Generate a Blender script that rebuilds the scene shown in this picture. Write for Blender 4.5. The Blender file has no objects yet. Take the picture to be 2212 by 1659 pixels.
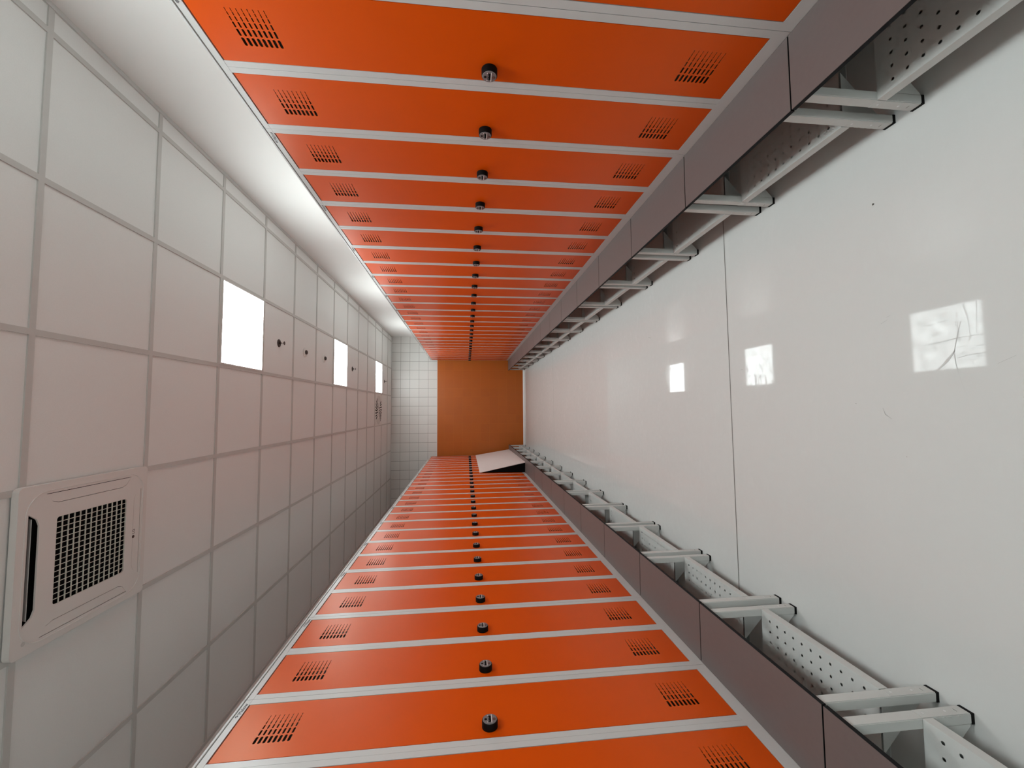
import bpy, bmesh, math
from mathutils import Matrix, Vector

# ------------------------------------------------------------------ camera, world, exposure
scene = bpy.context.scene
COL = scene.collection
H = 1.318                      # eye height above the floor
PITCH = 0.5896                 # width of one cabinet / bench module
XR, XL = 1.0903, -1.0219       # locker fronts on the right-hand and left-hand side of the aisle
YE = 9.426                     # tiled end wall
ZC = 1.635 + H                 # ceiling

R = Matrix(((0.998205796, 0.0594246591, 0.00734152966),
            (-0.0598711486, 0.992216680, 0.109185648),
            (-0.000796068250, -0.109429293, 0.993994264)))
cam_data = bpy.data.cameras.new('camera')
cam_data.sensor_fit = 'HORIZONTAL'
cam_data.sensor_width = 36.0
cam_data.lens = 36.0 * 900.146 / 2212.0
cam_data.clip_start = 0.02
cam = bpy.data.objects.new('camera', cam_data)
COL.objects.link(cam)
# the photograph was taken with the phone turned on its side: world up points to the picture's left
cx, cy, cz = R @ Vector((0, 0, -1)), R @ Vector((1, 0, 0)), R @ Vector((0, -1, 0))
m = Matrix.Identity(4)
for i in range(3):
    m[i][0], m[i][1], m[i][2] = cx[i], cy[i], cz[i]
m.translation = Vector((0, 0, H))
cam.matrix_world = m
scene.camera = cam

world = bpy.data.worlds.new('world')
world.use_nodes = True
world.node_tree.nodes['Background'].inputs[0].default_value = (0.8, 0.85, 0.9, 1)
world.node_tree.nodes['Background'].inputs[1].default_value = 0.05
scene.world = world
scene.view_settings.view_transform = 'Standard'
scene.view_settings.look = 'None'
scene.view_settings.exposure = 0.0
scene.view_settings.gamma = 1.0
scene.view_settings.use_curve_mapping = False
LAMP = 26.0                    # emission of the ceiling panels

# ------------------------------------------------------------------ materials
def new_mat(name):
    mt = bpy.data.materials.new(name)
    mt.use_nodes = True
    nt = mt.node_tree
    return mt, nt, nt.nodes['Principled BSDF']

def N(nt, t, **kw):
    n = nt.nodes.new(t)
    for k, v in kw.items():
        setattr(n, k, v)
    return n

def setin(b, **kw):
    names = {'rough': 'Roughness', 'spec': 'Specular IOR Level', 'metal': 'Metallic',
             'coat': 'Coat Weight', 'coatr': 'Coat Roughness'}
    for k, v in kw.items():
        b.inputs[names[k]].default_value = v

def simple(name, col, noise=0.0, scale=40.0, bump=0.0, bscale=300.0, **kw):
    """painted surface: base colour with a faint procedural mottling and grain bump"""
    mt, nt, b = new_mat(name)
    setin(b, **kw)
    tc = N(nt, 'ShaderNodeTexCoord')
    if noise:
        nz = N(nt, 'ShaderNodeTexNoise'); nz.inputs['Scale'].default_value = scale
        nz.inputs['Detail'].default_value = 4
        nt.links.new(tc.outputs['Object'], nz.inputs['Vector'])
        mx = N(nt, 'ShaderNodeMix', data_type='RGBA')
        mx.inputs[6].default_value = (*[c * (1 - noise) for c in col], 1)
        mx.inputs[7].default_value = (*[min(1, c * (1 + noise)) for c in col], 1)
        nt.links.new(nz.outputs['Fac'], mx.inputs[0])
        nt.links.new(mx.outputs[2], b.inputs['Base Color'])
    else:
        b.inputs['Base Color'].default_value = (*col, 1)
    if bump:
        nb = N(nt, 'ShaderNodeTexNoise'); nb.inputs['Scale'].default_value = bscale
        nt.links.new(tc.outputs['Object'], nb.inputs['Vector'])
        bp = N(nt, 'ShaderNodeBump'); bp.inputs['Strength'].default_value = bump
        bp.inputs['Distance'].default_value = 0.001
        nt.links.new(nb.outputs['Fac'], bp.inputs['Height'])
        nt.links.new(bp.outputs['Normal'], b.inputs['Normal'])
    return mt

M = {}
M['door'] = simple('orange_paint', (0.66, 0.076, 0.0004), noise=0.05, scale=8, bump=0.06, bscale=500, rough=0.33, spec=0.34)
M['door'].node_tree.nodes['Principled BSDF'].inputs['Specular Tint'].default_value = (1.0, 0.80, 0.42, 1)
M['grey'] = simple('light_grey_paint', (0.56, 0.56, 0.55), noise=0.02, scale=15, bump=0.05, bscale=500, rough=0.33, spec=0.5)
M['seat'] = simple('brown_grey_laminate', (0.135, 0.110, 0.105), noise=0.06, scale=60, bump=0.08, bscale=600, rough=0.42, spec=0.4)
M['seat_edge'] = simple('black_laminate_core', (0.005, 0.005, 0.006), rough=0.6, spec=0.15)
M['frame'] = simple('pale_grey_powder_coat', (0.61, 0.62, 0.60), noise=0.03, scale=30, bump=0.08, bscale=500, rough=0.4, spec=0.45)
M['black'] = simple('black_plastic', (0.0035, 0.003, 0.003), rough=0.6, spec=0.12)
M['chrome'] = simple('brushed_chrome', (0.20, 0.195, 0.20), noise=0.08, scale=120, rough=0.35, metal=0.25)
M['bright'] = simple('steel_and_lock_highlights', (0.80, 0.80, 0.80), rough=0.3, metal=0.3)
M['brown'] = simple('brown_button', (0.10, 0.045, 0.04), rough=0.5)
M['ink'] = simple('grey_print', (0.15, 0.15, 0.16), rough=0.6)
M['ceil_tile'] = simple('white_mineral_tile', (0.82, 0.81, 0.79), noise=0.03, scale=200, bump=0.25, bscale=400, rough=0.9, spec=0.15)
M['ceil_grid'] = simple('ceiling_grid_metal', (0.60, 0.58, 0.555), noise=0.03, scale=30, rough=0.6, spec=0.2)
M['wall_white'] = simple('white_wall_paint', (0.84, 0.84, 0.82), noise=0.015, scale=6, bump=0.15, bscale=250, rough=0.65, spec=0.25)
M['wall_angle'] = simple('wall_angle_metal', (0.62, 0.61, 0.59), rough=0.6, spec=0.2)
M['ac'] = simple('white_abs_plastic', (0.76, 0.73, 0.70), rough=0.45, spec=0.35)
M['ac_bar'] = simple('grille_plastic', (0.62, 0.63, 0.56), rough=0.5)
M['dark'] = simple('dark_void', (0.004, 0.004, 0.004), rough=0.9, spec=0.1)
M['gunmetal'] = simple('dark_bronze_metal', (0.07, 0.055, 0.05), rough=0.4, metal=0.6)
M['board'] = simple('white_faced_board', (0.76, 0.70, 0.68), noise=0.02, scale=12, rough=0.5, spec=0.3)
M['baseboard'] = simple('white_skirting', (0.75, 0.74, 0.72), rough=0.4)
M['seam'] = simple('grey_filler_and_underside_shade', (0.17, 0.165, 0.15), rough=0.7)
M['speck'] = simple('dark_speck', (0.10, 0.09, 0.08), rough=0.8)

def tile_mat(name, c1, c2, grout, ox, oz, size=0.2, joint=0.006, rough=0.18, spec=0.4, line_bump=0.4):
    """square tiles laid in the X-Z plane of the end wall (object space equals world space)"""
    mt, nt, b = new_mat(name)
    tc = N(nt, 'ShaderNodeTexCoord')
    mp = N(nt, 'ShaderNodeMapping'); mp.inputs['Location'].default_value = (-ox, 0, -oz)
    nt.links.new(tc.outputs['Object'], mp.inputs['Vector'])
    sx = N(nt, 'ShaderNodeSeparateXYZ'); nt.links.new(mp.outputs[0], sx.inputs[0])
    cb = N(nt, 'ShaderNodeCombineXYZ')
    nt.links.new(sx.outputs[0], cb.inputs[0]); nt.links.new(sx.outputs[2], cb.inputs[1])
    br = N(nt, 'ShaderNodeTexBrick'); br.offset = 0.0; br.squash = 1.0
    br.inputs['Scale'].default_value = 1.0
    br.inputs['Brick Width'].default_value = size; br.inputs['Row Height'].default_value = size
    br.inputs['Mortar Size'].default_value = joint / 2; br.inputs['Mortar Smooth'].default_value = 0.1
    br.inputs['Bias'].default_value = 0
    br.inputs['Color1'].default_value = (*c1, 1); br.inputs['Color2'].default_value = (*c2, 1)
    br.inputs['Mortar'].default_value = (*grout, 1)
    nt.links.new(cb.outputs[0], br.inputs['Vector'])
    nt.links.new(br.outputs['Color'], b.inputs['Base Color'])
    mr = N(nt, 'ShaderNodeMapRange'); mr.inputs['To Min'].default_value = rough; mr.inputs['To Max'].default_value = 0.8
    nt.links.new(br.outputs['Fac'], mr.inputs[0]); nt.links.new(mr.outputs[0], b.inputs['Roughness'])
    bp = N(nt, 'ShaderNodeBump'); bp.invert = True
    bp.inputs['Strength'].default_value = line_bump; bp.inputs['Distance'].default_value = 0.002
    nt.links.new(br.outputs['Fac'], bp.inputs['Height']); nt.links.new(bp.outputs['Normal'], b.inputs['Normal'])
    setin(b, spec=spec)
    return mt

M['tile_white'] = tile_mat('white_wall_tiles', (0.70, 0.69, 0.66), (0.74, 0.73, 0.70), (0.30, 0.29, 0.27), 0.072, 0.643 + H, rough=0.32)
M['tile_orange'] = tile_mat('orange_wall_tiles', (0.43, 0.104, 0.009), (0.46, 0.114, 0.010), (0.50, 0.145, 0.025), 0.072, -0.003, joint=0.004, rough=0.28)

def floor_mat():
    mt, nt, b = new_mat('pale_resin_floor')
    tc = N(nt, 'ShaderNodeTexCoord')
    def noise(scale, detail=4, vec=None, rough=0.6):
        n = N(nt, 'ShaderNodeTexNoise'); n.inputs['Scale'].default_value = scale
        n.inputs['Detail'].default_value = detail; n.inputs['Roughness'].default_value = rough
        nt.links.new(vec if vec else tc.outputs['Object'], n.inputs['Vector'])
        return n
    big = noise(1.2, 3)
    mx = N(nt, 'ShaderNodeMix', data_type='RGBA')
    mx.inputs[6].default_value = (0.605, 0.615, 0.60, 1); mx.inputs[7].default_value = (0.645, 0.65, 0.635, 1)
    nt.links.new(big.outputs['Fac'], mx.inputs[0])
    # thin scuffs: stretched noise in two directions, kept only where it crosses a narrow band
    base = mx.outputs[2]
    ramps = []
    for ang, sc, w in ((0.35, (1.6, 14, 1), 0.010), (1.25, (1.3, 12, 1), 0.008), (-0.5, (1.8, 17, 1), 0.009)):
        mp = N(nt, 'ShaderNodeMapping'); mp.inputs['Rotation'].default_value = (0, 0, ang)
        mp.inputs['Scale'].default_value = sc
        nt.links.new(tc.outputs['Object'], mp.inputs['Vector'])
        n = noise(1.0, 2, mp.outputs[0])
        s = N(nt, 'ShaderNodeMath', operation='SUBTRACT'); s.inputs[1].default_value = 0.5
        a = N(nt, 'ShaderNodeMath', operation='ABSOLUTE')
        l = N(nt, 'ShaderNodeMath', operation='LESS_THAN'); l.inputs[1].default_value = w
        nt.links.new(n.outputs['Fac'], s.inputs[0]); nt.links.new(s.outputs[0], a.inputs[0]); nt.links.new(a.outputs[0], l.inputs[0])
        ramps.append(l.outputs[0])
    mask = noise(4.5, 2)
    gt = N(nt, 'ShaderNodeMath', operation='GREATER_THAN'); gt.inputs[1].default_value = 0.56
    nt.links.new(mask.outputs['Fac'], gt.inputs[0])
    ad = N(nt, 'ShaderNodeMath', operation='MAXIMUM'); nt.links.new(ramps[0], ad.inputs[0]); nt.links.new(ramps[1], ad.inputs[1])
    ad2 = N(nt, 'ShaderNodeMath', operation='MAXIMUM'); nt.links.new(ad.outputs[0], ad2.inputs[0]); nt.links.new(ramps[2], ad2.inputs[1])
    scr = N(nt, 'ShaderNodeMath', operation='MULTIPLY'); nt.links.new(ad2.outputs[0], scr.inputs[0]); nt.links.new(gt.outputs[0], scr.inputs[1])
    nt.links.new(base, b.inputs['Base Color'])
    # the sheen is worn: coarse mottled gloss plus scratches
    mott = noise(26, 7, rough=0.8)
    r = N(nt, 'ShaderNodeMapRange'); r.inputs['From Min'].default_value = 0.3; r.inputs['From Max'].default_value = 0.7
    r.inputs['To Min'].default_value = 0.025; r.inputs['To Max'].default_value = 0.05
    nt.links.new(mott.outputs['Fac'], r.inputs[0])
    ra = N(nt, 'ShaderNodeMath', operation='MULTIPLY_ADD'); ra.inputs[1].default_value = 0.10
    nt.links.new(scr.outputs[0], ra.inputs[0]); nt.links.new(r.outputs[0], ra.inputs[2])
    nt.links.new(ra.outputs[0], b.inputs['Roughness'])
    sp = N(nt, 'ShaderNodeMapRange'); sp.inputs['From Min'].default_value = 0.3; sp.inputs['From Max'].default_value = 0.7
    sp.inputs['To Min'].default_value = 0.20; sp.inputs['To Max'].default_value = 0.035
    nt.links.new(mott.outputs['Fac'], sp.inputs[0])
    ss = N(nt, 'ShaderNodeMath', operation='MULTIPLY_ADD'); ss.inputs[1].default_value = -0.05
    nt.links.new(scr.outputs[0], ss.inputs[0]); nt.links.new(sp.outputs[0], ss.inputs[2])
    nt.links.new(ss.outputs[0], b.inputs['Specular IOR Level'])
    return mt
M['floor'] = floor_mat()

def lamp_mat():
    mt = bpy.data.materials.new('lamp_diffuser'); mt.use_nodes = True
    nt = mt.node_tree; nt.nodes.clear()
    e = N(nt, 'ShaderNodeEmission'); e.inputs[0].default_value = (0.93, 1.02, 1.02, 1); e.inputs[1].default_value = LAMP
    o = N(nt, 'ShaderNodeOutputMaterial'); nt.links.new(e.outputs[0], o.inputs[0])
    return mt
M['lamp'] = lamp_mat()

# ------------------------------------------------------------------ mesh helpers
class MB:
    """collects shapes with material slots and links them as ONE mesh object"""
    def __init__(self):
        self.v, self.f, self.mi, self.mats, self.sm = [], [], [], [], []
    def slot(self, mname):
        if mname not in self.mats:
            self.mats.append(mname)
        return self.mats.index(mname)
    def faces(self, verts, faces, mname, smooth=False):
        o = len(self.v); s = self.slot(mname)
        self.v += [tuple(v) for v in verts]
        for f in faces:
            self.f.append([o + i for i in f]); self.mi.append(s); self.sm.append(smooth)
    def box(self, a, b, mname, bev=0.0):
        x0, y0, z0 = a; x1, y1, z1 = b
        if not bev:
            vs = [(x0,y0,z0),(x1,y0,z0),(x1,y1,z0),(x0,y1,z0),(x0,y0,z1),(x1,y0,z1),(x1,y1,z1),(x0,y1,z1)]
            self.faces(vs, [(0,3,2,1),(4,5,6,7),(0,1,5,4),(1,2,6,5),(2,3,7,6),(3,0,4,7)], mname)
            return
        bm = bmesh.new()
        bmesh.ops.create_cube(bm, size=1)
        for v in bm.verts:
            v.co = Vector(((x0+x1)/2 + v.co.x*(x1-x0), (y0+y1)/2 + v.co.y*(y1-y0), (z0+z1)/2 + v.co.z*(z1-z0)))
        bmesh.ops.bevel(bm, geom=bm.edges[:], offset=bev, segments=2, affect='EDGES')
        bmesh.ops.recalc_face_normals(bm, faces=bm.faces[:])
        self.addbm(bm, mname)
    def addbm(self, bm, mname, smooth=False):
        bm.verts.index_update()
        self.faces([v.co.copy() for v in bm.verts], [[v.index for v in f.verts] for f in bm.faces], mname, smooth)
        bm.free()
    def prism(self, pts, h0, h1, mname, axis='z'):
        """polygon pts extruded between h0 and h1 along axis"""
        def P(p, h):
            return {'z': (p[0], p[1], h), 'y': (p[0], h, p[1]), 'x': (h, p[0], p[1])}[axis]
        n = len(pts)
        vs = [P(p, h0) for p in pts] + [P(p, h1) for p in pts]
        fs = [list(range(n))[::-1], list(range(n, 2*n))] + [(i, (i+1) % n, n+(i+1) % n, n+i) for i in range(n)]
        bm = bmesh.new()
        bv = [bm.verts.new(v) for v in vs]
        for f in fs:
            bm.faces.new([bv[i] for i in f])
        bmesh.ops.recalc_face_normals(bm, faces=bm.faces[:])
        self.addbm(bm, mname)
    def lathe(self, prof, c, mname, axis='z', seg=32, smooth=True):
        """profile [(r, h)] turned about axis through c"""
        vs, fs = [], []
        for r, h in prof:
            for k in range(seg):
                a = 2*math.pi*k/seg; u, w = r*math.cos(a), r*math.sin(a)
                vs.append({'z': (c[0]+u, c[1]+w, c[2]+h), 'y': (c[0]+u, c[1]+h, c[2]+w), 'x': (c[0]+h, c[1]+u, c[2]+w)}[axis])
        for i in range(len(prof)-1):
            for k in range(seg):
                fs.append((i*seg+k, i*seg+(k+1) % seg, (i+1)*seg+(k+1) % seg, (i+1)*seg+k))
        fs.append(list(range(seg))); fs.append([(len(prof)-1)*seg+k for k in range(seg)])
        bm = bmesh.new()
        bv = [bm.verts.new(v) for v in vs]
        sm = []
        for j, f in enumerate(fs):
            try: bm.faces.new([bv[i] for i in f])
            except ValueError: pass
        bmesh.ops.recalc_face_normals(bm, faces=bm.faces[:])
        self.addbm(bm, mname, smooth)
    def build(self, name, parent=None, autosmooth=False):
        me = bpy.data.meshes.new(name)
        me.from_pydata(self.v, [], self.f)
        for k in self.mats:
            me.materials.append(M[k])
        me.polygons.foreach_set('material_index', self.mi)
        me.polygons.foreach_set('use_smooth', self.sm)
        me.update()
        if any(self.sm):
            me.set_sharp_from_angle(angle=math.radians(35))
        o = bpy.data.objects.new(name, me)
        COL.objects.link(o)
        if parent is not None:
            o.parent = parent
        return o

def tag(o, label, cat, group=None, kind=None):
    o['label'] = label; o['category'] = cat
    if group: o['group'] = group
    if kind: o['kind'] = kind
    return o

def struct(o):
    o['kind'] = 'structure'
    return o

def thing(name, loc, rz=0.0):
    o = bpy.data.objects.new(name, None)
    o.empty_display_size = 0.1
    COL.objects.link(o); o.location = loc; o.rotation_euler = (0, 0, rz)
    return o

def copy_tree(o, parent=None):
    c = o.copy(); COL.objects.link(c); c.parent = parent
    for ch in [x for x in bpy.data.objects if x.parent == o]:
        copy_tree(ch, c)
    return c

# ------------------------------------------------------------------ room shell
WR, WL, YB = 1.625, -2.10, -2.45
b = MB(); b.box((WL - 0.1, YB - 0.1, -0.12), (WR + 0.1, YE + 0.1, 0.0), 'floor'); fl = struct(b.build('floor'))
b = MB()
def seam(y0, y1, w, mname='seat_edge'):
    b.faces([(WL, y0, .0006), (WR, y1, .0006), (WR, y1 + w, .0006), (WL, y0 + w, .0006)], [(0, 1, 2, 3)], mname)
seam(1.934, 1.966, 0.0055, 'seam'); seam(6.20, 6.235, 0.004, 'seam')
struct(b.build('trim_1'))
b = MB(); b.box((WR, YB, 0), (WR + 0.1, YE, ZC), 'wall_white'); struct(b.build('wall_right'))
b = MB(); b.box((WL - 0.1, YB, 0), (WL, YE, ZC), 'wall_white'); struct(b.build('wall_left'))
b = MB(); b.box((WL - 0.1, YB - 0.1, 0), (WR + 0.1, YB, ZC), 'wall_white'); struct(b.build('wall_front'))
b = MB()
ZT = 0.643 + H
b.box((WL - 0.1, YE, 0), (WR + 0.1, YE + 0.1, ZT), 'tile_orange')
b.box((WL - 0.1, YE, ZT), (WR + 0.1, YE + 0.1, ZC + 0.05), 'tile_white')
struct(b.build('wall_back'))
b = MB(); b.box((WL, YE - 0.004, ZT - 0.004), (WR, YE, ZT + 0.004), 'baseboard'); struct(b.build('trim_2'))
b = MB(); b.prism([(YE - 0.022, 0.0), (YE, 0.0), (YE, 0.03), (YE - 0.006, 0.028)], WL, WR, 'baseboard', 'x'); struct(b.build('baseboard_back'))
# ceiling: one tiled field with its exposed grid
b = MB(); b.box((WL - 0.1, YB - 0.1, ZC + 0.006), (WR + 0.1, YE + 0.1, ZC + 0.1), 'ceil_tile'); struct(b.build('ceiling'))
gx = [1.505 - 0.6 * k for k in range(7)]
gy = [1.755 + 0.6 * k for k in range(-7, 13)]
def sub(lo, hi, cuts):
    """pieces of lo..hi outside the intervals cuts"""
    out, p = [], lo
    for a, c in sorted(cuts):
        if a > p: out.append((p, a))
        p = max(p, c)
    if p < hi: out.append((p, hi))
    return out
b = MB()
AC = (-0.585, 2.026)
for x in gx:
    if x > WL:
        b.box((x - 0.012, YB, ZC), (x + 0.012, YE, ZC + 0.008), 'ceil_grid')
for y in gy:
    if YB < y < YE:
        xs = [WL] + [x for x in sorted(gx) if x > WL] + [WR]
        for i in range(len(xs) - 1):
            a0 = xs[i] + (0.012 if i else 0); a1 = xs[i + 1] - (0.012 if i < len(xs) - 2 else 0)
            b.box((a0, y - 0.012, ZC), (a1, y + 0.012, ZC + 0.008), 'ceil_grid')
struct(b.build('trim_3'))
b = MB()
b.box((WR - 0.022, YB, ZC - 0.003), (WR, YE, ZC + 0.007), 'wall_angle')
b.box((WL, YB, ZC - 0.003), (WL + 0.022, YE, ZC + 0.007), 'wall_angle')
b.box((WL + 0.022, YE - 0.022, ZC - 0.003), (WR - 0.022, YE, ZC + 0.007), 'wall_angle')
struct(b.build('trim_4'))

# ------------------------------------------------------------------ ceiling lights
def make_light():
    t = thing('ceiling_light', (0, 0, 0))
    f = MB(); s = 0.288; w = 0.009
    f.box((-s, -s, -0.003), (s, -s + w, 0.012), 'ac'); f.box((-s, s - w, -0.003), (s, s, 0.012), 'ac')
    f.box((-s, -s + w, -0.003), (-s + w, s - w, 0.012), 'ac'); f.box((s - w, -s + w, -0.003), (s, s - w, 0.012), 'ac')
    f.build('frame', t)
    d = MB(); q = s - w
    d.box((-q, -q, -0.0015), (q, q, 0.006), 'lamp'); d.build('diffuser', t)
    return t
lt = make_light()
labels = ['square white ceiling light panel, the one nearest the camera in view',
          'square white ceiling light panel, the middle one of the three in view',
          'square white ceiling light panel nearest the tiled end wall',
          'square white ceiling light panel overhead, just outside the photo above the camera',
          'square white ceiling light panel behind the camera']
for i, y in enumerate((3.255, 5.655, 8.055, 0.855, -1.545)):
    o = lt if i == 0 else copy_tree(lt)
    o.location = (0.605, y, ZC - 0.001)
    tag(o, labels[i], 'ceiling light', 'square ceiling light panels')

# ------------------------------------------------------------------ locker cabinet (two doors)
LW = PITCH / 2
SIDE, MID = 0.0255, 0.0470
DZ0, DZ1, LH, LD = 0.0436, 1.6926, 1.7256, 0.50
DW = (PITCH - 2 * SIDE - MID) / 2
GAP = 0.0022

def vent_cells(b, x0, z0, x1, z1, slots, rows, y, mname):
    """a block of louvre slots cut as real holes; slots lists (start, length, height), longest and boldest at the left"""
    ch = (z1 - z0) / rows
    bound = [x0] + [x0 + (slots[i][0] + slots[i][1] + slots[i + 1][0]) / 2 for i in range(len(slots) - 1)] + [x1]
    for i, (st, ln, th) in enumerate(slots):
        t = th / 2; L = ln / 2
        l = L - t * 0.8; a = t * 0.5
        cxm = x0 + st + L; WL_, WR_ = bound[i] - cxm, bound[i + 1] - cxm
        for j in range(rows):
            ox, oz = cxm, z0 + ch * (j + .5); Hh = ch / 2
            inn = [(L, -a), (L, a), (l, t), (-l, t), (-L, a), (-L, -a), (-l, -t), (l, -t)]
            out = [(WR_, -a), (WR_, a), (l, Hh), (-l, Hh), (WL_, a), (WL_, -a), (-l, -Hh), (l, -Hh)]
            cor = [(WR_, Hh), (WL_, Hh), (WL_, -Hh), (WR_, -Hh)]
            vs = [(ox + p[0], y, oz + p[1]) for p in inn + out + cor]
            vs += [(ox + p[0], y + 0.0012, oz + p[1]) for p in inn]
            fs = [(0, 8, 9, 1), (2, 10, 11, 3), (4, 12, 13, 5), (6, 14, 15, 7),
                  (1, 9, 16, 10, 2), (3, 11, 17, 12, 4), (5, 13, 18, 14, 6), (7, 15, 19, 8, 0)]
            fs += [(k, (k + 1) % 8, 20 + (k + 1) % 8, 20 + k) for k in range(8)]
            b.faces(vs, fs, mname)

def make_locker():
    t = thing('locker', (0, 0, 0))
    c = MB(); e = 0.0008
    # front frame
    c.box((-LW + e, 0, 0), (-LW + SIDE, 0.02, LH - 0.033), 'grey')
    c.box((LW - SIDE, 0, 0), (LW - e, 0.02, LH - 0.033), 'grey')
    c.box((-MID / 2, 0, DZ0), (-0.0006, 0.02, DZ1), 'grey')
    c.box((0.0006, 0.0004, DZ0), (MID / 2, 0.02, DZ1), 'grey')
    c.box((-LW + SIDE, 0, 0), (LW - SIDE, 0.02, DZ0), 'grey')
    c.box((-LW + e, 0, DZ1 + 0.0006), (LW - e, 0.02, LH - 0.0120), 'grey')
    c.box((-LW + e, 0.014, LH - 0.0120), (LW - e, 0.02, LH - 0.0085), 'black')
    c.box((-LW + e, -0.001, LH - 0.0085), (LW - e, LD, LH), 'grey', bev=0.0012)
    # body sheets
    c.box((-LW + e, 0.02, 0), (-LW + 0.004, LD, LH - 0.0085), 'grey')
    c.box((LW - 0.004, 0.02, 0), (LW - e, LD, LH - 0.0085), 'grey')
    c.box((-LW + 0.004, LD - 0.003, 0), (LW - 0.004, LD, LH - 0.0085), 'grey')
    c.box((-LW + 0.004, 0.02, 0), (LW - 0.004, LD - 0.003, 0.004), 'seam')  # bottom sheet coloured dark to paint in the shade beneath the lockers
    c.box((-0.002, 0.02, 0.004), (0.002, LD - 0.003, LH - 0.0085), 'grey')
    c.build('carcass', t)
    # doors
    for sgn in (-1, 1):
        xa = -LW + SIDE if sgn < 0 else MID / 2
        xb = xa + DW
        d = MB()
        X0, X1, Z0, Z1 = xa + GAP, xb - GAP, DZ0 + GAP, DZ1 - GAP * 2.0
        y = 0.0006
        cxx = (xa + xb) / 2
        vx0, vx1 = cxx - 0.0615, cxx + 0.0615
        blocks = [(DZ0 + 0.0925, DZ0 + 0.0925 + 0.116), (DZ1 - 0.0925 - 0.116, DZ1 - 0.0925)]
        def q(x0, z0, x1, z1):
            d.faces([(x0, y, z0), (x1, y, z0), (x1, y, z1), (x0, y, z1)], [(0, 1, 2, 3)], 'door')
        q(X0, Z0, vx0, Z1); q(vx1, Z0, X1, Z1)
        zz = Z0
        for z0, z1 in blocks:
            q(vx0, zz, vx1, z0); zz = z1
            vent_cells(d, vx0, z0, vx1, z1, [(0.001, 0.0285, 0.0086), (0.0345, 0.0235, 0.0066), (0.0615, 0.0185, 0.0049),
                                          (0.0828, 0.0145, 0.0036), (0.0990, 0.0115, 0.0028), (0.1120, 0.0105, 0.0022)], 8, y, 'door')
        q(vx0, zz, vx1, Z1)
        # folded edges and the stiffener behind
        for (p, r_) in (((X0, Z0), (X1, Z0)), ((X1, Z0), (X1, Z1)), ((X1, Z1), (X0, Z1)), ((X0, Z1), (X0, Z0))):
            d.faces([(p[0], y, p[1]), (p[0], y + .016, p[1]), (r_[0], y + .016, r_[1]), (r_[0], y, r_[1])], [(0, 1, 2, 3)], 'door')
        do = d.build('door', t)
        # round combination lock near the left-hand edge of each door
        lx, lz = xa + 0.047, 0.9416 - 0.0753
        k = MB()
        k.lathe([(0.0255, 0.0), (0.0255, -0.019), (0.0248, -0.0215), (0.0235, -0.0222)], (lx, 0.0004, lz), 'black', 'y', 36)
        k.lathe([(0.0228, -0.0222), (0.0226, -0.0235), (0.0222, -0.0238)], (lx, 0.0004, lz), 'chrome', 'y', 36)
        yy = 0.0004 - 0.0238
        k.box((lx - 0.013, yy - 0.0003, lz - 0.0035), (lx + 0.013, yy + 0.001, lz + 0.0055), 'black')
        k.box((lx - 0.0175, yy - 0.0016, lz - 0.0068), (lx + 0.0175, yy + 0.001, lz - 0.0042), 'bright', bev=0.0006)  # the pale bits here and below paint the lock's highlights as colour
        k.box((lx - 0.0155, yy - 0.0012, lz + 0.006), (lx - 0.0125, yy + 0.001, lz + 0.0085), 'bright')
        k.box((lx + 0.0125, yy - 0.0012, lz + 0.006), (lx + 0.0155, yy + 0.001, lz + 0.0085), 'bright')
        for n in range(4):
            k.lathe([(0.0040, -0.0024), (0.0046, -0.0014), (0.0046, 0.0014), (0.0040, 0.0024)],
                    (lx - 0.0096 + n * 0.0064, yy + 0.0022, lz + 0.001), 'black', 'x', 14)
            k.box((lx - 0.0102 + n * 0.0064, yy - 0.0028, lz + 0.0028), (lx - 0.0090 + n * 0.0064, yy - 0.0012, lz + 0.004), 'bright')
        k.lathe([(0.0042, 0), (0.0042, -0.0008)], (lx - 0.001, yy, lz + 0.0135), 'black', 'y', 16)
        k.lathe([(0.0052, 0), (0.005, -0.0010), (0.003, -0.0014)], (lx - 0.002, yy, lz - 0.0138), 'brown', 'y', 20)
        k.build('lock', do)
    # maker's mark on the right-hand end of the top rail: a fan of two folded bars and small grey letters
    g = MB()
    zb = DZ1 + 0.0050; x0 = LW - 0.088
    def stroke(pts):
        g.prism(pts, -0.0006, 0.0004, 'ink', 'y')
    stroke([(x0, zb + .008), (x0 + .003, zb + .0125), (x0 + .012, zb + .0125), (x0 + .010, zb + .0098), (x0 + .005, zb + .0098), (x0 + .003, zb + .007)])
    stroke([(x0 + .0035, zb + .005), (x0 + .006, zb + .0085), (x0 + .0135, zb + .0085), (x0 + .0115, zb + .0058), (x0 + .008, zb + .0058), (x0 + .006, zb + .003)])
    cu = bpy.data.curves.new('lettering', 'FONT'); cu.body = 'Malow'; cu.size = 0.0185; cu.extrude = 0.0003
    cu.space_character = 1.05
    tmp = bpy.data.objects.new('tmp', cu); COL.objects.link(tmp)
    dg = bpy.context.evaluated_depsgraph_get()
    me = bpy.data.meshes.new_from_object(tmp.evaluated_get(dg))
    g.faces([(x0 + 0.0165 + v.co.x, -0.0004 - v.co.z, zb + v.co.y) for v in me.vertices], [list(p.vertices) for p in me.polygons], 'ink')
    bpy.data.objects.remove(tmp); bpy.data.meshes.remove(me)
    g.build('lettering', t)
    return t

ORD = ['first', 'second', 'third', 'fourth', 'fifth', 'sixth', 'seventh', 'eighth', 'ninth', 'tenth',
       'eleventh', 'twelfth', 'thirteenth', 'fourteenth', 'fifteenth', 'sixteenth', 'seventeenth']
def nth(i, n):
    if i == n - 1: return 'last one, at the end wall'
    if i == n - 2: return 'last but one'
    return ORD[i] + ' from the camera' if i else 'nearest the camera'

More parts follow.
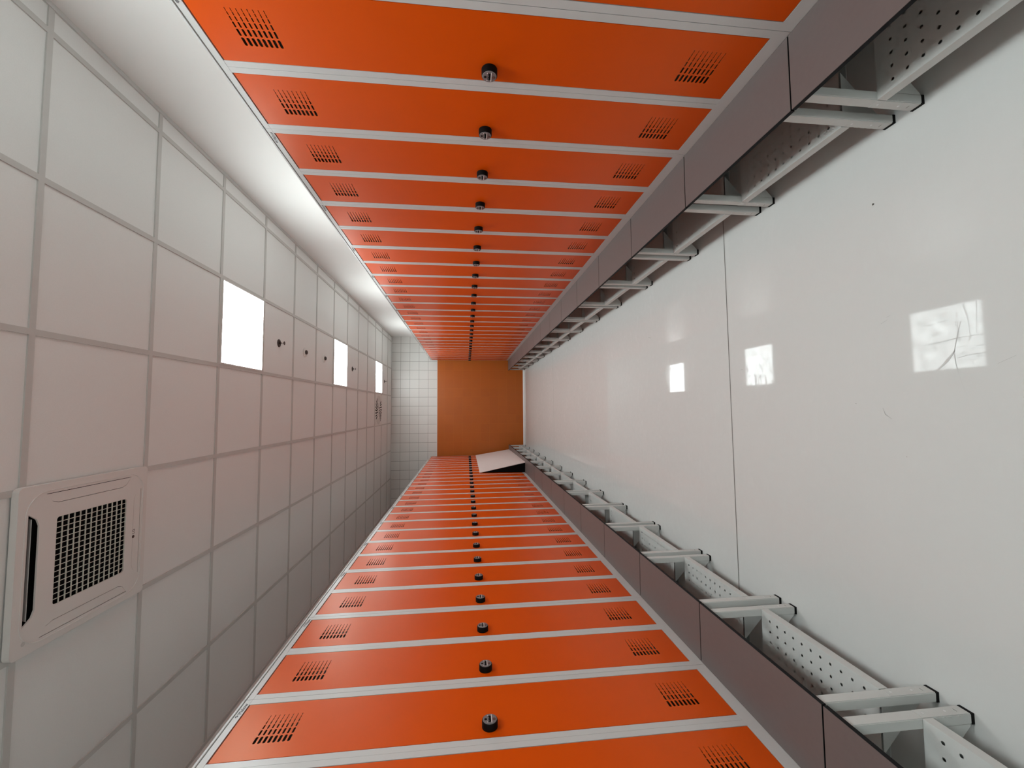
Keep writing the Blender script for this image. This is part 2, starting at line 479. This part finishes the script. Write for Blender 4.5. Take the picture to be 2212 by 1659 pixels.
Z_L = 0.3764
proto = make_locker()
rowR = [1.645 + PITCH * (k - 2) for k in range(15)]      # near seam y of each cabinet
rowL = [1.632 + PITCH * (k - 1) for k in range(14)]
rowR = [y for y in rowR if y + PITCH < YE + 0.01]
rowL = [y for y in rowL if y + PITCH < YE + 0.01]
first = True
for side, row in (('right', rowR), ('left', rowL)):
    for i, y0 in enumerate(row):
        o = proto if first else copy_tree(proto); first = False
        yc = y0 + PITCH / 2
        if side == 'right':
            o.location = (XR, yc, Z_L); o.rotation_euler = (0, 0, -math.pi / 2)
            tag(o, 'orange two-door locker in the upper row of the photo, ' + nth(i, len(row)), 'locker', 'orange lockers along the right-hand wall')
        else:
            o.location = (XL, yc, Z_L); o.rotation_euler = (0, 0, math.pi / 2)
            tag(o, 'orange two-door locker in the lower row of the photo, ' + nth(i, len(row)), 'locker', 'orange lockers along the left-hand wall')

# ------------------------------------------------------------------ bench module carrying the lockers
BD = 0.2285
TUB = 0.032
def make_bench(width=PITCH, with_shelf=True):
    t = thing('bench', (0, 0, 0))
    w = width / 2
    s = MB()
    s.box((-w + .0028, 0.0008, 0.3644), (w - .0028, BD - 0.001, 0.3764), 'seat')
    s.box((-w + .0024, 0.0, 0.3634), (w - .0024, BD - 0.001, 0.3752), 'seat_edge')
    s.build('seat', t)
    lx = [-w + 0.0355, w - 0.0465]
    for n, x in enumerate(lx):
        inner = 1 if n == 0 else -1
        f = MB()
        x0, x1 = x - TUB / 2, x + TUB / 2
        f.box((x0, 0.010, 0.0075), (x1, 0.036, 0.3632), 'frame', bev=0.002)
        f.box((x0, 0.036, 0.3332), (x1, 0.69, 0.3632), 'frame')
        # tapered sheet bracket under the shoe shelf, on the inner side of the leg
        gx0 = (x1 - 0.0025) if inner > 0 else x0 + 0.0005
        f.prism([(0.036, 0.012), (0.040, 0.012), (0.1850, 0.149), (0.036, 0.149)], gx0, gx0 + 0.002, 'frame', 'x')
        f.prism([(0.690, 0.012), (0.686, 0.012), (0.541, 0.149), (0.690, 0.149)], gx0, gx0 + 0.002, 'frame', 'x')
        # folded cover plate on the lower leg with its locating tabs and two screws
        f.box((x0 + 0.002, 0.0092, 0.018), (x1 - 0.002, 0.0101, 0.149), 'frame')
        ix = x1 if inner > 0 else x0
        for j in range(5):
            z = 0.030 + j * 0.022
            f.box((ix - 0.0006, 0.0105, z), (ix + 0.0006, 0.0150, z + 0.014), 'frame')
        for z in (0.067, 0.145 - 0.012):
            f.lathe([(0.0032, 0), (0.0032, -0.0008), (0.0018, -0.0014)], (x, 0.0093, z), 'bright', 'y', 14)
        f.box((x - 0.005, 0.0088, 0.036), (x + 0.005, 0.0096, 0.0372), 'seam')
        lo = f.build('leg', t)
        r = MB()
        r.box((x0 - 0.0005, 0.0095, 0.0), (x1 + 0.0005, 0.0365, 0.0085), 'black')
        r.build('foot', lo)
        f = MB(); f.box((x0, 0.69, 0.009), (x1, 0.716, 0.3632), 'frame', bev=0.002)
        lo = f.build('rear_leg', t)
        r = MB(); r.box((x0 - 0.0005, 0.6895, 0.0), (x1 + 0.0005, 0.7165, 0.010), 'black'); r.build('foot', lo)
    # rails that carry the locker
    ra = MB()
    for y in (BD + 0.012, 0.60):
        ra.box((-w + 0.003, y, 0.3633), (w - 0.003, y + 0.03, 0.3763), 'frame')
    ra.build('rail', t)
    # perforated shoe shelf
    a0, a1 = lx[0] + TUB / 2 + 0.0008, lx[1] - TUB / 2 - 0.0008
    sh = MB(); zt = 0.1525
    pc = 0.0385; ncol = int((a1 - a0 - 0.02) / pc); nrow = 10
    mx = (a1 - a0 - ncol * pc) / 2; y0 = 0.0355 - pc / 2 + 0.0
    yf = 0.010
    def q(xa, ya, xb, yb):
        sh.faces([(xa, ya, zt), (xb, ya, zt), (xb, yb, zt), (xa, yb, zt)], [(0, 1, 2, 3)], 'frame')
    q(a0, yf, a1, y0); q(a0, y0, a0 + mx, y0 + nrow * pc); q(a1 - mx, y0, a1, y0 + nrow * pc); q(a0, y0 + nrow * pc, a1, 0.43)
    for i in range(ncol):
        for j in range(nrow):
            ox, oy = a0 + mx + pc * (i + .5), y0 + pc * (j + .5); W = pc / 2; rr = 0.0046
            inn = [(ox + rr * math.cos(math.pi / 4 * k), oy + rr * math.sin(math.pi / 4 * k)) for k in range(8)]
            out = [(ox + W, oy), (ox + W, oy + W), (ox, oy + W), (ox - W, oy + W), (ox - W, oy), (ox - W, oy - W), (ox, oy - W), (ox + W, oy - W)]
            vs = [(p[0], p[1], zt) for p in inn + out]
            sh.faces(vs, [(k, 8 + k, 8 + (k + 1) % 8, (k + 1) % 8) for k in range(8)], 'frame')
    sh.box((a0, yf - 0.001, zt - 0.0285), (a1, yf + 0.0012, zt + 0.0004), 'frame', bev=0.0005)
    sh.box((a0, yf + 0.0012, zt - 0.0285), (a1, yf + 0.014, zt - 0.027), 'frame')
    sh.box((a0, yf + 0.014, zt - 0.0280), (a1, 0.43, zt - 0.0270), 'frame')  # unseen bottom sheet, added so that the holes read dark
    sh.box((a0, 0.429, zt - 0.0285), (a1, 0.431, zt), 'frame')
    sh.build('shoe_shelf', t)
    return t

XRF, XLF = XR - BD, XL + BD
bproto = make_bench()
benR = [1.068 + PITCH * (k - 1) for k in range(15)]
benL = [1.062 + PITCH * (k - 1) for k in range(16)]
first = True
short = {}
for side, row in (('right', benR), ('left', benL)):
    full = [y for y in row if y + PITCH < YE - 0.004]
    rest = YE - 0.004 - (full[-1] + PITCH)
    n = len(full) + (1 if rest > 0.2 else 0)
    for i in range(n):
        if i < len(full):
            o = bproto if first else copy_tree(bproto); first = False
            yc = full[i] + PITCH / 2
        else:
            o = make_bench(rest); yc = full[-1] + PITCH + rest / 2
        if side == 'right':
            o.location = (XRF, yc, 0); o.rotation_euler = (0, 0, -math.pi / 2)
            tag(o, 'grey bench with shoe shelf under the upper lockers, ' + nth(i, n), 'bench', 'benches below the right-hand lockers')
        else:
            o.location = (XLF, yc, 0); o.rotation_euler = (0, 0, math.pi / 2)
            tag(o, 'brown-grey bench with shoe shelf under the lower lockers, ' + nth(i, n), 'bench', 'benches below the left-hand lockers')
    pass

# ------------------------------------------------------------------ white board sloping from the bench up against the lockers
t = thing('sloping_board', (-0.93, 6.73, 0.3764))
tag(t, 'large white board sloping from the bench up to the lower locker row', 'board')
def rel(p): return (p[0] + 0.93, p[1] - 6.73, p[2] + H - 0.3764)
A = rel((-1.014, 9.30, -0.206)); D = rel((-1.014, 6.76, -0.214)); Cc = rel((-0.852, 6.69, -0.9405)); B = rel((-0.893, 9.24, -0.9405))
b = MB()
nrm = ((Vector(Cc) - Vector(D)).cross(Vector(A) - Vector(D))).normalized()
if nrm.x < 0: nrm = -nrm
th = 0.012
outer = [Vector(p) for p in (A, D, Cc, B)]
vs = outer + [p - nrm * th for p in outer]
for q_ in vs[4:]: q_.z = max(q_.z, -0.9405 + H - 0.3764); q_.x = max(q_.x, XL + 0.9305)
b.faces(vs, [(0, 1, 2, 3), (7, 6, 5, 4), (0, 4, 5, 1), (1, 5, 6, 2), (2, 6, 7, 3), (3, 7, 4, 0)], 'board')
b.build('panel', t)
b = MB()
zb_ = -0.9405 + H - 0.3764
p1, p2, p3 = Vector(D) + Vector((-0.0015, 0.006, -0.03)), Vector(Cc) + Vector((-0.016, 0.006, 0)), Vector((XL + 0.93 + 0.001, Cc[1] + 0.035, zb_))
tri = [p1, p2, p3]
b.faces(tri + [p + Vector((0, 0.01, 0)) for p in tri], [(0, 2, 1), (3, 4, 5), (0, 1, 4, 3), (1, 2, 5, 4), (2, 0, 3, 5)], 'dark')
e = b.build('side_cheek', t); e['label'] = 'black triangular end cheek'

# ------------------------------------------------------------------ cassette air conditioner
def rrect(cx_, cy_, hx, hy, r, n=6):
    out = []
    for sx, sy, a0 in ((1, 1, 0), (-1, 1, 90), (-1, -1, 180), (1, -1, 270)):
        for k in range(n + 1):
            a = math.radians(a0 + 90 * k / n)
            out.append((cx_ + sx * (hx - r) + r * math.cos(a), cy_ + sy * (hy - r) + r * math.sin(a)))
    return out
t = thing('air_conditioner', (AC[0], AC[1], ZC))
t.scale = (1, 1, 0.78)
tag(t, 'white square ceiling cassette air conditioner with black grid grille', 'air conditioner')
def plate_with_holes(b, outer, holes, z0, z1, mname):
    """sheet between z0 and z1 with real openings (holes are lists of points)"""
    bm = bmesh.new()
    def loop(pts):
        vs = [bm.verts.new((p[0], p[1], z0)) for p in pts]
        return [bm.edges.new((vs[i], vs[(i + 1) % len(vs)])) for i in range(len(vs))]
    es = loop(outer)
    for h in holes: es += loop(h)
    bmesh.ops.triangle_fill(bm, use_beauty=True, use_dissolve=False, edges=es, normal=(0, 0, -1))
    r = bmesh.ops.extrude_face_region(bm, geom=bm.faces[:])
    for v in [g for g in r['geom'] if isinstance(g, bmesh.types.BMVert)]: v.co.z = z1
    bmesh.ops.recalc_face_normals(bm, faces=bm.faces[:])
    b.addbm(bm, mname)
HS = 0.308
gr = rrect(0, 0.012, 0.171, 0.171, 0.014)
def slot_poly(n):
    # near, right, far, left openings: long slot with one rounded side
    pts = [(-0.205, -0.003), (-0.180, 0.030), (-0.155, 0.040), (0.155, 0.040), (0.180, 0.030), (0.205, -0.003)]
    c, s = [(1, 0), (0, 1), (-1, 0), (0, -1)][n]
    out = []
    for x, y in pts:
        y2 = y - 0.267
        out.append((x * c - y2 * s, x * s + y2 * c))
    return out
b = MB()
plate_with_holes(b, rrect(0, 0, HS, HS, 0.02), [gr] + [slot_poly(k) for k in range(4)], -0.030, -0.022, 'ac')
# stepped skirt up to the ceiling and a raised rounded ridge round the front panel
sk = [rrect(0, 0, HS, HS, 0.02), rrect(0, 0, HS - 0.004, HS - 0.004, 0.018)]
n_ = len(sk[0])
b.faces([(p[0], p[1], z) for pp in sk for z in (-0.0218, 0.0008) for p in pp],
        [(i, (i + 1) % n_, n_ + (i + 1) % n_, n_ + i) for i in range(n_)] + [(2 * n_ + (i + 1) % n_, 2 * n_ + i, 3 * n_ + i, 3 * n_ + (i + 1) % n_) for i in range(n_)], 'ac')
outer = rrect(0, 0, HS - 0.026, HS - 0.026, 0.085, 8); inner = rrect(0, 0, HS - 0.0285, HS - 0.0285, 0.083, 8)
nn = len(outer)
b.faces([(p[0], p[1], -0.0300) for p in outer] + [(p[0] * .9975, p[1] * .9975, -0.0335) for p in outer] + [(p[0], p[1], -0.0302) for p in inner],
        [(i, (i + 1) % nn, nn + (i + 1) % nn, nn + i) for i in range(nn)] + [(nn + i, nn + (i + 1) % nn, 2 * nn + (i + 1) % nn, 2 * nn + i) for i in range(nn)], 'ac')
b.build('panel', t)
b = MB(); b.box((-HS + 0.006, -HS + 0.006, 0.0005), (HS - 0.006, HS - 0.006, 0.0020), 'dark'); b.build('housing', t)
b = MB(); gz = -0.0285
nx, ny = 13, 16
for i in range(nx + 1):
    y = 0.012 - 0.171 + 0.342 * i / nx
    b.box((-0.171, y - 0.0022, gz), (0.171, y + 0.0022, gz + 0.0035), 'ac_bar')
for i in range(ny + 1):
    x = -0.171 + 0.342 * i / ny
    b.box((x - 0.0014, 0.012 - 0.171, gz - 0.001), (x + 0.0014, 0.012 + 0.171, gz), 'ac_bar')
b.build('grille', t)
for n in range(4):
    b = MB(); c, s = [(1, 0), (0, 1), (-1, 0), (0, -1)][n]
    if n == 0:
        pts = [(-0.185, -0.2560, -0.0295), (0.185, -0.2560, -0.0295), (0.185, -0.2480, -0.006), (-0.185, -0.2480, -0.006)]
    else:
        pts = [(-0.200, -0.268, -0.0292), (0.200, -0.268, -0.0292), (0.158, -0.2295, -0.0285), (-0.158, -0.2295, -0.0285)]
    vs = [(p[0] * c - p[1] * s, p[0] * s + p[1] * c, p[2]) for p in pts]
    if n:
        pts2 = [(-0.2035, -0.2675), (-0.180, -0.2385), (-0.155, -0.2290), (0.155, -0.2290), (0.180, -0.2385), (0.2035, -0.2675)]
        b.prism([(p[0] * c - p[1] * s, p[0] * s + p[1] * c) for p in pts2], -0.0292, -0.0272, 'ac')
    else:
        b.faces(vs + [(v[0], v[1], v[2] + .003) for v in vs], [(0, 1, 2, 3), (7, 6, 5, 4), (0, 4, 5, 1), (1, 5, 6, 2), (2, 6, 7, 3), (3, 7, 4, 0)], 'ac')
    b.build('louvre', t)
b = MB()
b.lathe([(0.0075, 0), (0.0075, -0.0006)], (-0.022, 0.232, -0.0300), 'gunmetal', 'z', 20)
cu = bpy.data.curves.new('mark', 'FONT'); cu.body = 'LG'; cu.size = 0.020; cu.extrude = 0.0003
tmp = bpy.data.objects.new('tmp', cu); COL.objects.link(tmp)
me = bpy.data.meshes.new_from_object(tmp.evaluated_get(bpy.context.evaluated_depsgraph_get()))
b.faces([(-0.010 + v.co.x, 0.239 - v.co.y, -0.0302 - v.co.z) for v in me.vertices], [list(p.vertices)[::-1] for p in me.polygons], 'gunmetal')
bpy.data.objects.remove(tmp); bpy.data.meshes.remove(me)
b.build('badge', t)
b = MB(); b.lathe([(0.008, 0), (0.007, -0.001)], (-0.262, -0.262, -0.0300), 'ceil_grid', 'z', 16); b.build('screw_cap', t)

# ------------------------------------------------------------------ swirl air diffuser
t = thing('air_diffuser', (-0.005, 8.055, ZC))
tag(t, 'round swirl air diffuser with black radial slots in the ceiling', 'air diffuser')
b = MB()
b.box((-0.286, -0.286, -0.004), (0.286, 0.286, 0.004), 'ac')
def blade(b, r0, r1, a, tw, w0, w1, mname, z=-0.0052):
    ca, sa = math.cos(a + tw), math.sin(a + tw); px, py = r0 * math.cos(a), r0 * math.sin(a); L = r1 - r0
    b.prism([(px - w0 * sa, py + w0 * ca), (px + w0 * sa, py - w0 * ca), (px + L * ca + w1 * sa, py + L * sa - w1 * ca), (px + L * ca - w1 * sa, py + L * sa + w1 * ca)], z, -0.0041, mname)
g = b
for k in range(28):
    a = 2 * math.pi * (k + 0.5) / 28
    # slot shade painted as the camera sees it: grey across the aisle, black elsewhere
    grey_slot = abs(math.cos(a)) > 0.80
    blade(g if grey_slot else b, 0.155, 0.272, a, 0.30, 0.009, 0.015, 'ceil_grid' if grey_slot else 'dark')
for k in range(14):
    a = 2 * math.pi * k / 14
    grey_slot = abs(math.cos(a)) > 0.85
    blade(g if grey_slot else b, 0.055, 0.145, a, 0.55, 0.008, 0.011, 'ceil_grid' if grey_slot else 'dark')
b.build('faceplate', t)
b = MB(); b.lathe([(0.045, -0.004), (0.045, -0.007), (0.036, -0.009)], (0, 0, 0), 'ac', 'z', 28); b.build('hub', t)

# ------------------------------------------------------------------ sprinklers and smoke detectors
def make_sprinkler():
    t = thing('sprinkler', (0, 0, 0))
    b = MB(); b.lathe([(0.035, 0.0), (0.034, -0.004), (0.024, -0.006), (0.022, -0.003)], (0, 0, 0), 'gunmetal', 'z', 28); b.build('rosette', t)
    b = MB(); b.lathe([(0.009, -0.004), (0.009, -0.018), (0.006, -0.020)], (0, 0, 0), 'gunmetal', 'z', 16)
    for s in (-1, 1):
        b.prism([(s * 0.008, -0.018), (s * 0.012, -0.030), (s * 0.004, -0.044), (s * 0.001, -0.044), (s * 0.009, -0.030), (s * 0.005, -0.018)], -0.002, 0.002, 'ceil_grid', 'y')
    b.lathe([(0.0022, -0.018), (0.0022, -0.044)], (0, 0, 0), 'brown', 'z', 10)
    b.build('body', t)
    b = MB(); b.lathe([(0.004, -0.043), (0.016, -0.0445), (0.017, -0.0465), (0.003, -0.047)], (0, 0, 0), 'gunmetal', 'z', 24); b.build('deflector', t)
    return t
sp = make_sprinkler()
for i, (x, y, l) in enumerate(((0.593, 3.85, 'dark metal sprinkler head in the ceiling beside the nearest light panel in view'),
                               (0.594, 6.24, 'dark metal sprinkler head in the ceiling just past the middle light panel'),
                               (0.57, 8.64, 'small metal sprinkler head in the ceiling between last light panel and end wall'))):
    o = sp if i == 0 else copy_tree(sp)
    o.location = (x, y, ZC + 0.006); tag(o, l, 'sprinkler', 'sprinkler heads in the ceiling')
def make_detector():
    t = thing('smoke_detector', (0, 0, 0))
    b = MB(); b.lathe([(0.046, 0.0), (0.046, -0.008), (0.040, -0.011), (0.028, -0.012)], (0, 0, 0), 'ac', 'z', 32); b.build('base', t)
    b = MB(); b.lathe([(0.022, -0.011), (0.022, -0.022), (0.016, -0.028), (0.006, -0.030)], (0, 0, 0), 'gunmetal', 'z', 24); b.build('sensor', t)
    return t
sd = make_detector()
for i, (x, y, l) in enumerate(((0.592, 4.44, 'white smoke detector with dark centre, nearer the camera of the two'),
                               (0.600, 5.02, 'white smoke detector with dark centre, next to the middle light panel'))):
    o = sd if i == 0 else copy_tree(sd)
    o.location = (x, y, ZC + 0.006); tag(o, l, 'smoke detector', 'smoke detectors between the light panels')

# ------------------------------------------------------------------ dirt on the floor
def chip(x, y, r, label, name='debris'):
    b = MB()
    b.prism([(r * math.cos(a) * (1.2 if k % 2 else .8), r * math.sin(a) * .8) for k, a in enumerate([i * math.pi / 3.5 for i in range(7)])], 0.0, 0.0016, 'speck')
    o = b.build(name); o.location = (x, y, 0.0007)
    tag(o, label, 'debris')
M['scratch'] = simple('worn_floor_scratch', (0.60, 0.60, 0.585), noise=0.05, scale=30, rough=0.35, spec=0.10)
M['scuff'] = simple('grey_scuff', (0.34, 0.34, 0.33), noise=0.2, scale=80, rough=0.8, spec=0.02)
def polyline(b, pts, w, mname):
    """a thin worn mark following pts on the floor, tapering at both ends"""
    n = len(pts); L, Rr = [], []
    for i, p in enumerate(pts):
        a = pts[max(0, i - 1)]; c = pts[min(n - 1, i + 1)]
        d = Vector((c[0] - a[0], c[1] - a[1])).normalized(); k = w * (0.35 if i in (0, n - 1) else 1.0)
        L.append((p[0] - d.y * k, p[1] + d.x * k, 0.0007)); Rr.append((p[0] + d.y * k, p[1] - d.x * k, 0.0007))
    b.faces(L + Rr, [(n + i, n + i + 1, i + 1, i) for i in range(n - 1)], mname)
b = MB()
for pts, w, mn in (
        (((0.173, 1.069), (0.177, 1.019), (0.183, 0.97), (0.183, 0.916)), .0007, 'scratch'),
        (((0.226, 0.967), (0.189, 0.977), (0.145, 0.987), (0.107, 0.984), (0.062, 0.974), (0.018, 0.962)), .0007, 'scratch'),
        (((0.148, 0.985), (0.124, 1.004), (0.097, 1.032)), .0036, 'scratch'),
        (((0.154, 0.935), (0.158, 0.902)), .0008, 'scratch'),
        (((0.128, 0.981), (0.134, 0.951), (0.135, 0.92), (0.145, 0.901)), .0007, 'scratch'),
        (((0.104, 0.895), (0.120, 0.859)), .0006, 'scuff'),
        (((0.262, 1.181), (0.270, 1.161)), .0008, 'scuff'),
        (((0.279, 1.162), (0.283, 1.150)), .0007, 'scuff'),
        (((0.157, 0.984), (0.158, 0.962)), .0008, 'scratch'),
        (((0.229, 1.055), (0.235, 0.997)), .0006, 'scratch'),
        (((-0.006, 1.191), (-0.026, 1.184), (-0.040, 1.165)), .0009, 'scuff'),
        (((0.010, 1.284), (0.008, 1.280)), .0016, 'speck'),
        (((0.179, 1.874), (0.180, 1.854)), .0014, 'scuff'),
        (((-0.153, 1.129), (-0.153, 1.126)), .0014, 'speck'),
        (((0.139, 2.386), (0.158, 2.344), (0.160, 2.294)), .0016, 'scratch'),
        (((0.161, 1.682), (0.139, 1.651)), .0012, 'scratch'),
        (((0.239, 1.793), (0.234, 1.722)), .0010, 'scratch'),
        (((0.199, 1.742), (0.156, 1.721)), .0009, 'scratch'),
        (((0.510, 2.878), (0.499, 2.834)), .0030, 'scuff')):
    polyline(b, pts, w, mn)
o = struct(b.build('trim_5')); o['label'] = 'fine scratches and scuffs worn into the pale floor'
chip(0.656, 1.182, 0.0035, 'small dark chip lying on the floor near the upper row of benches')
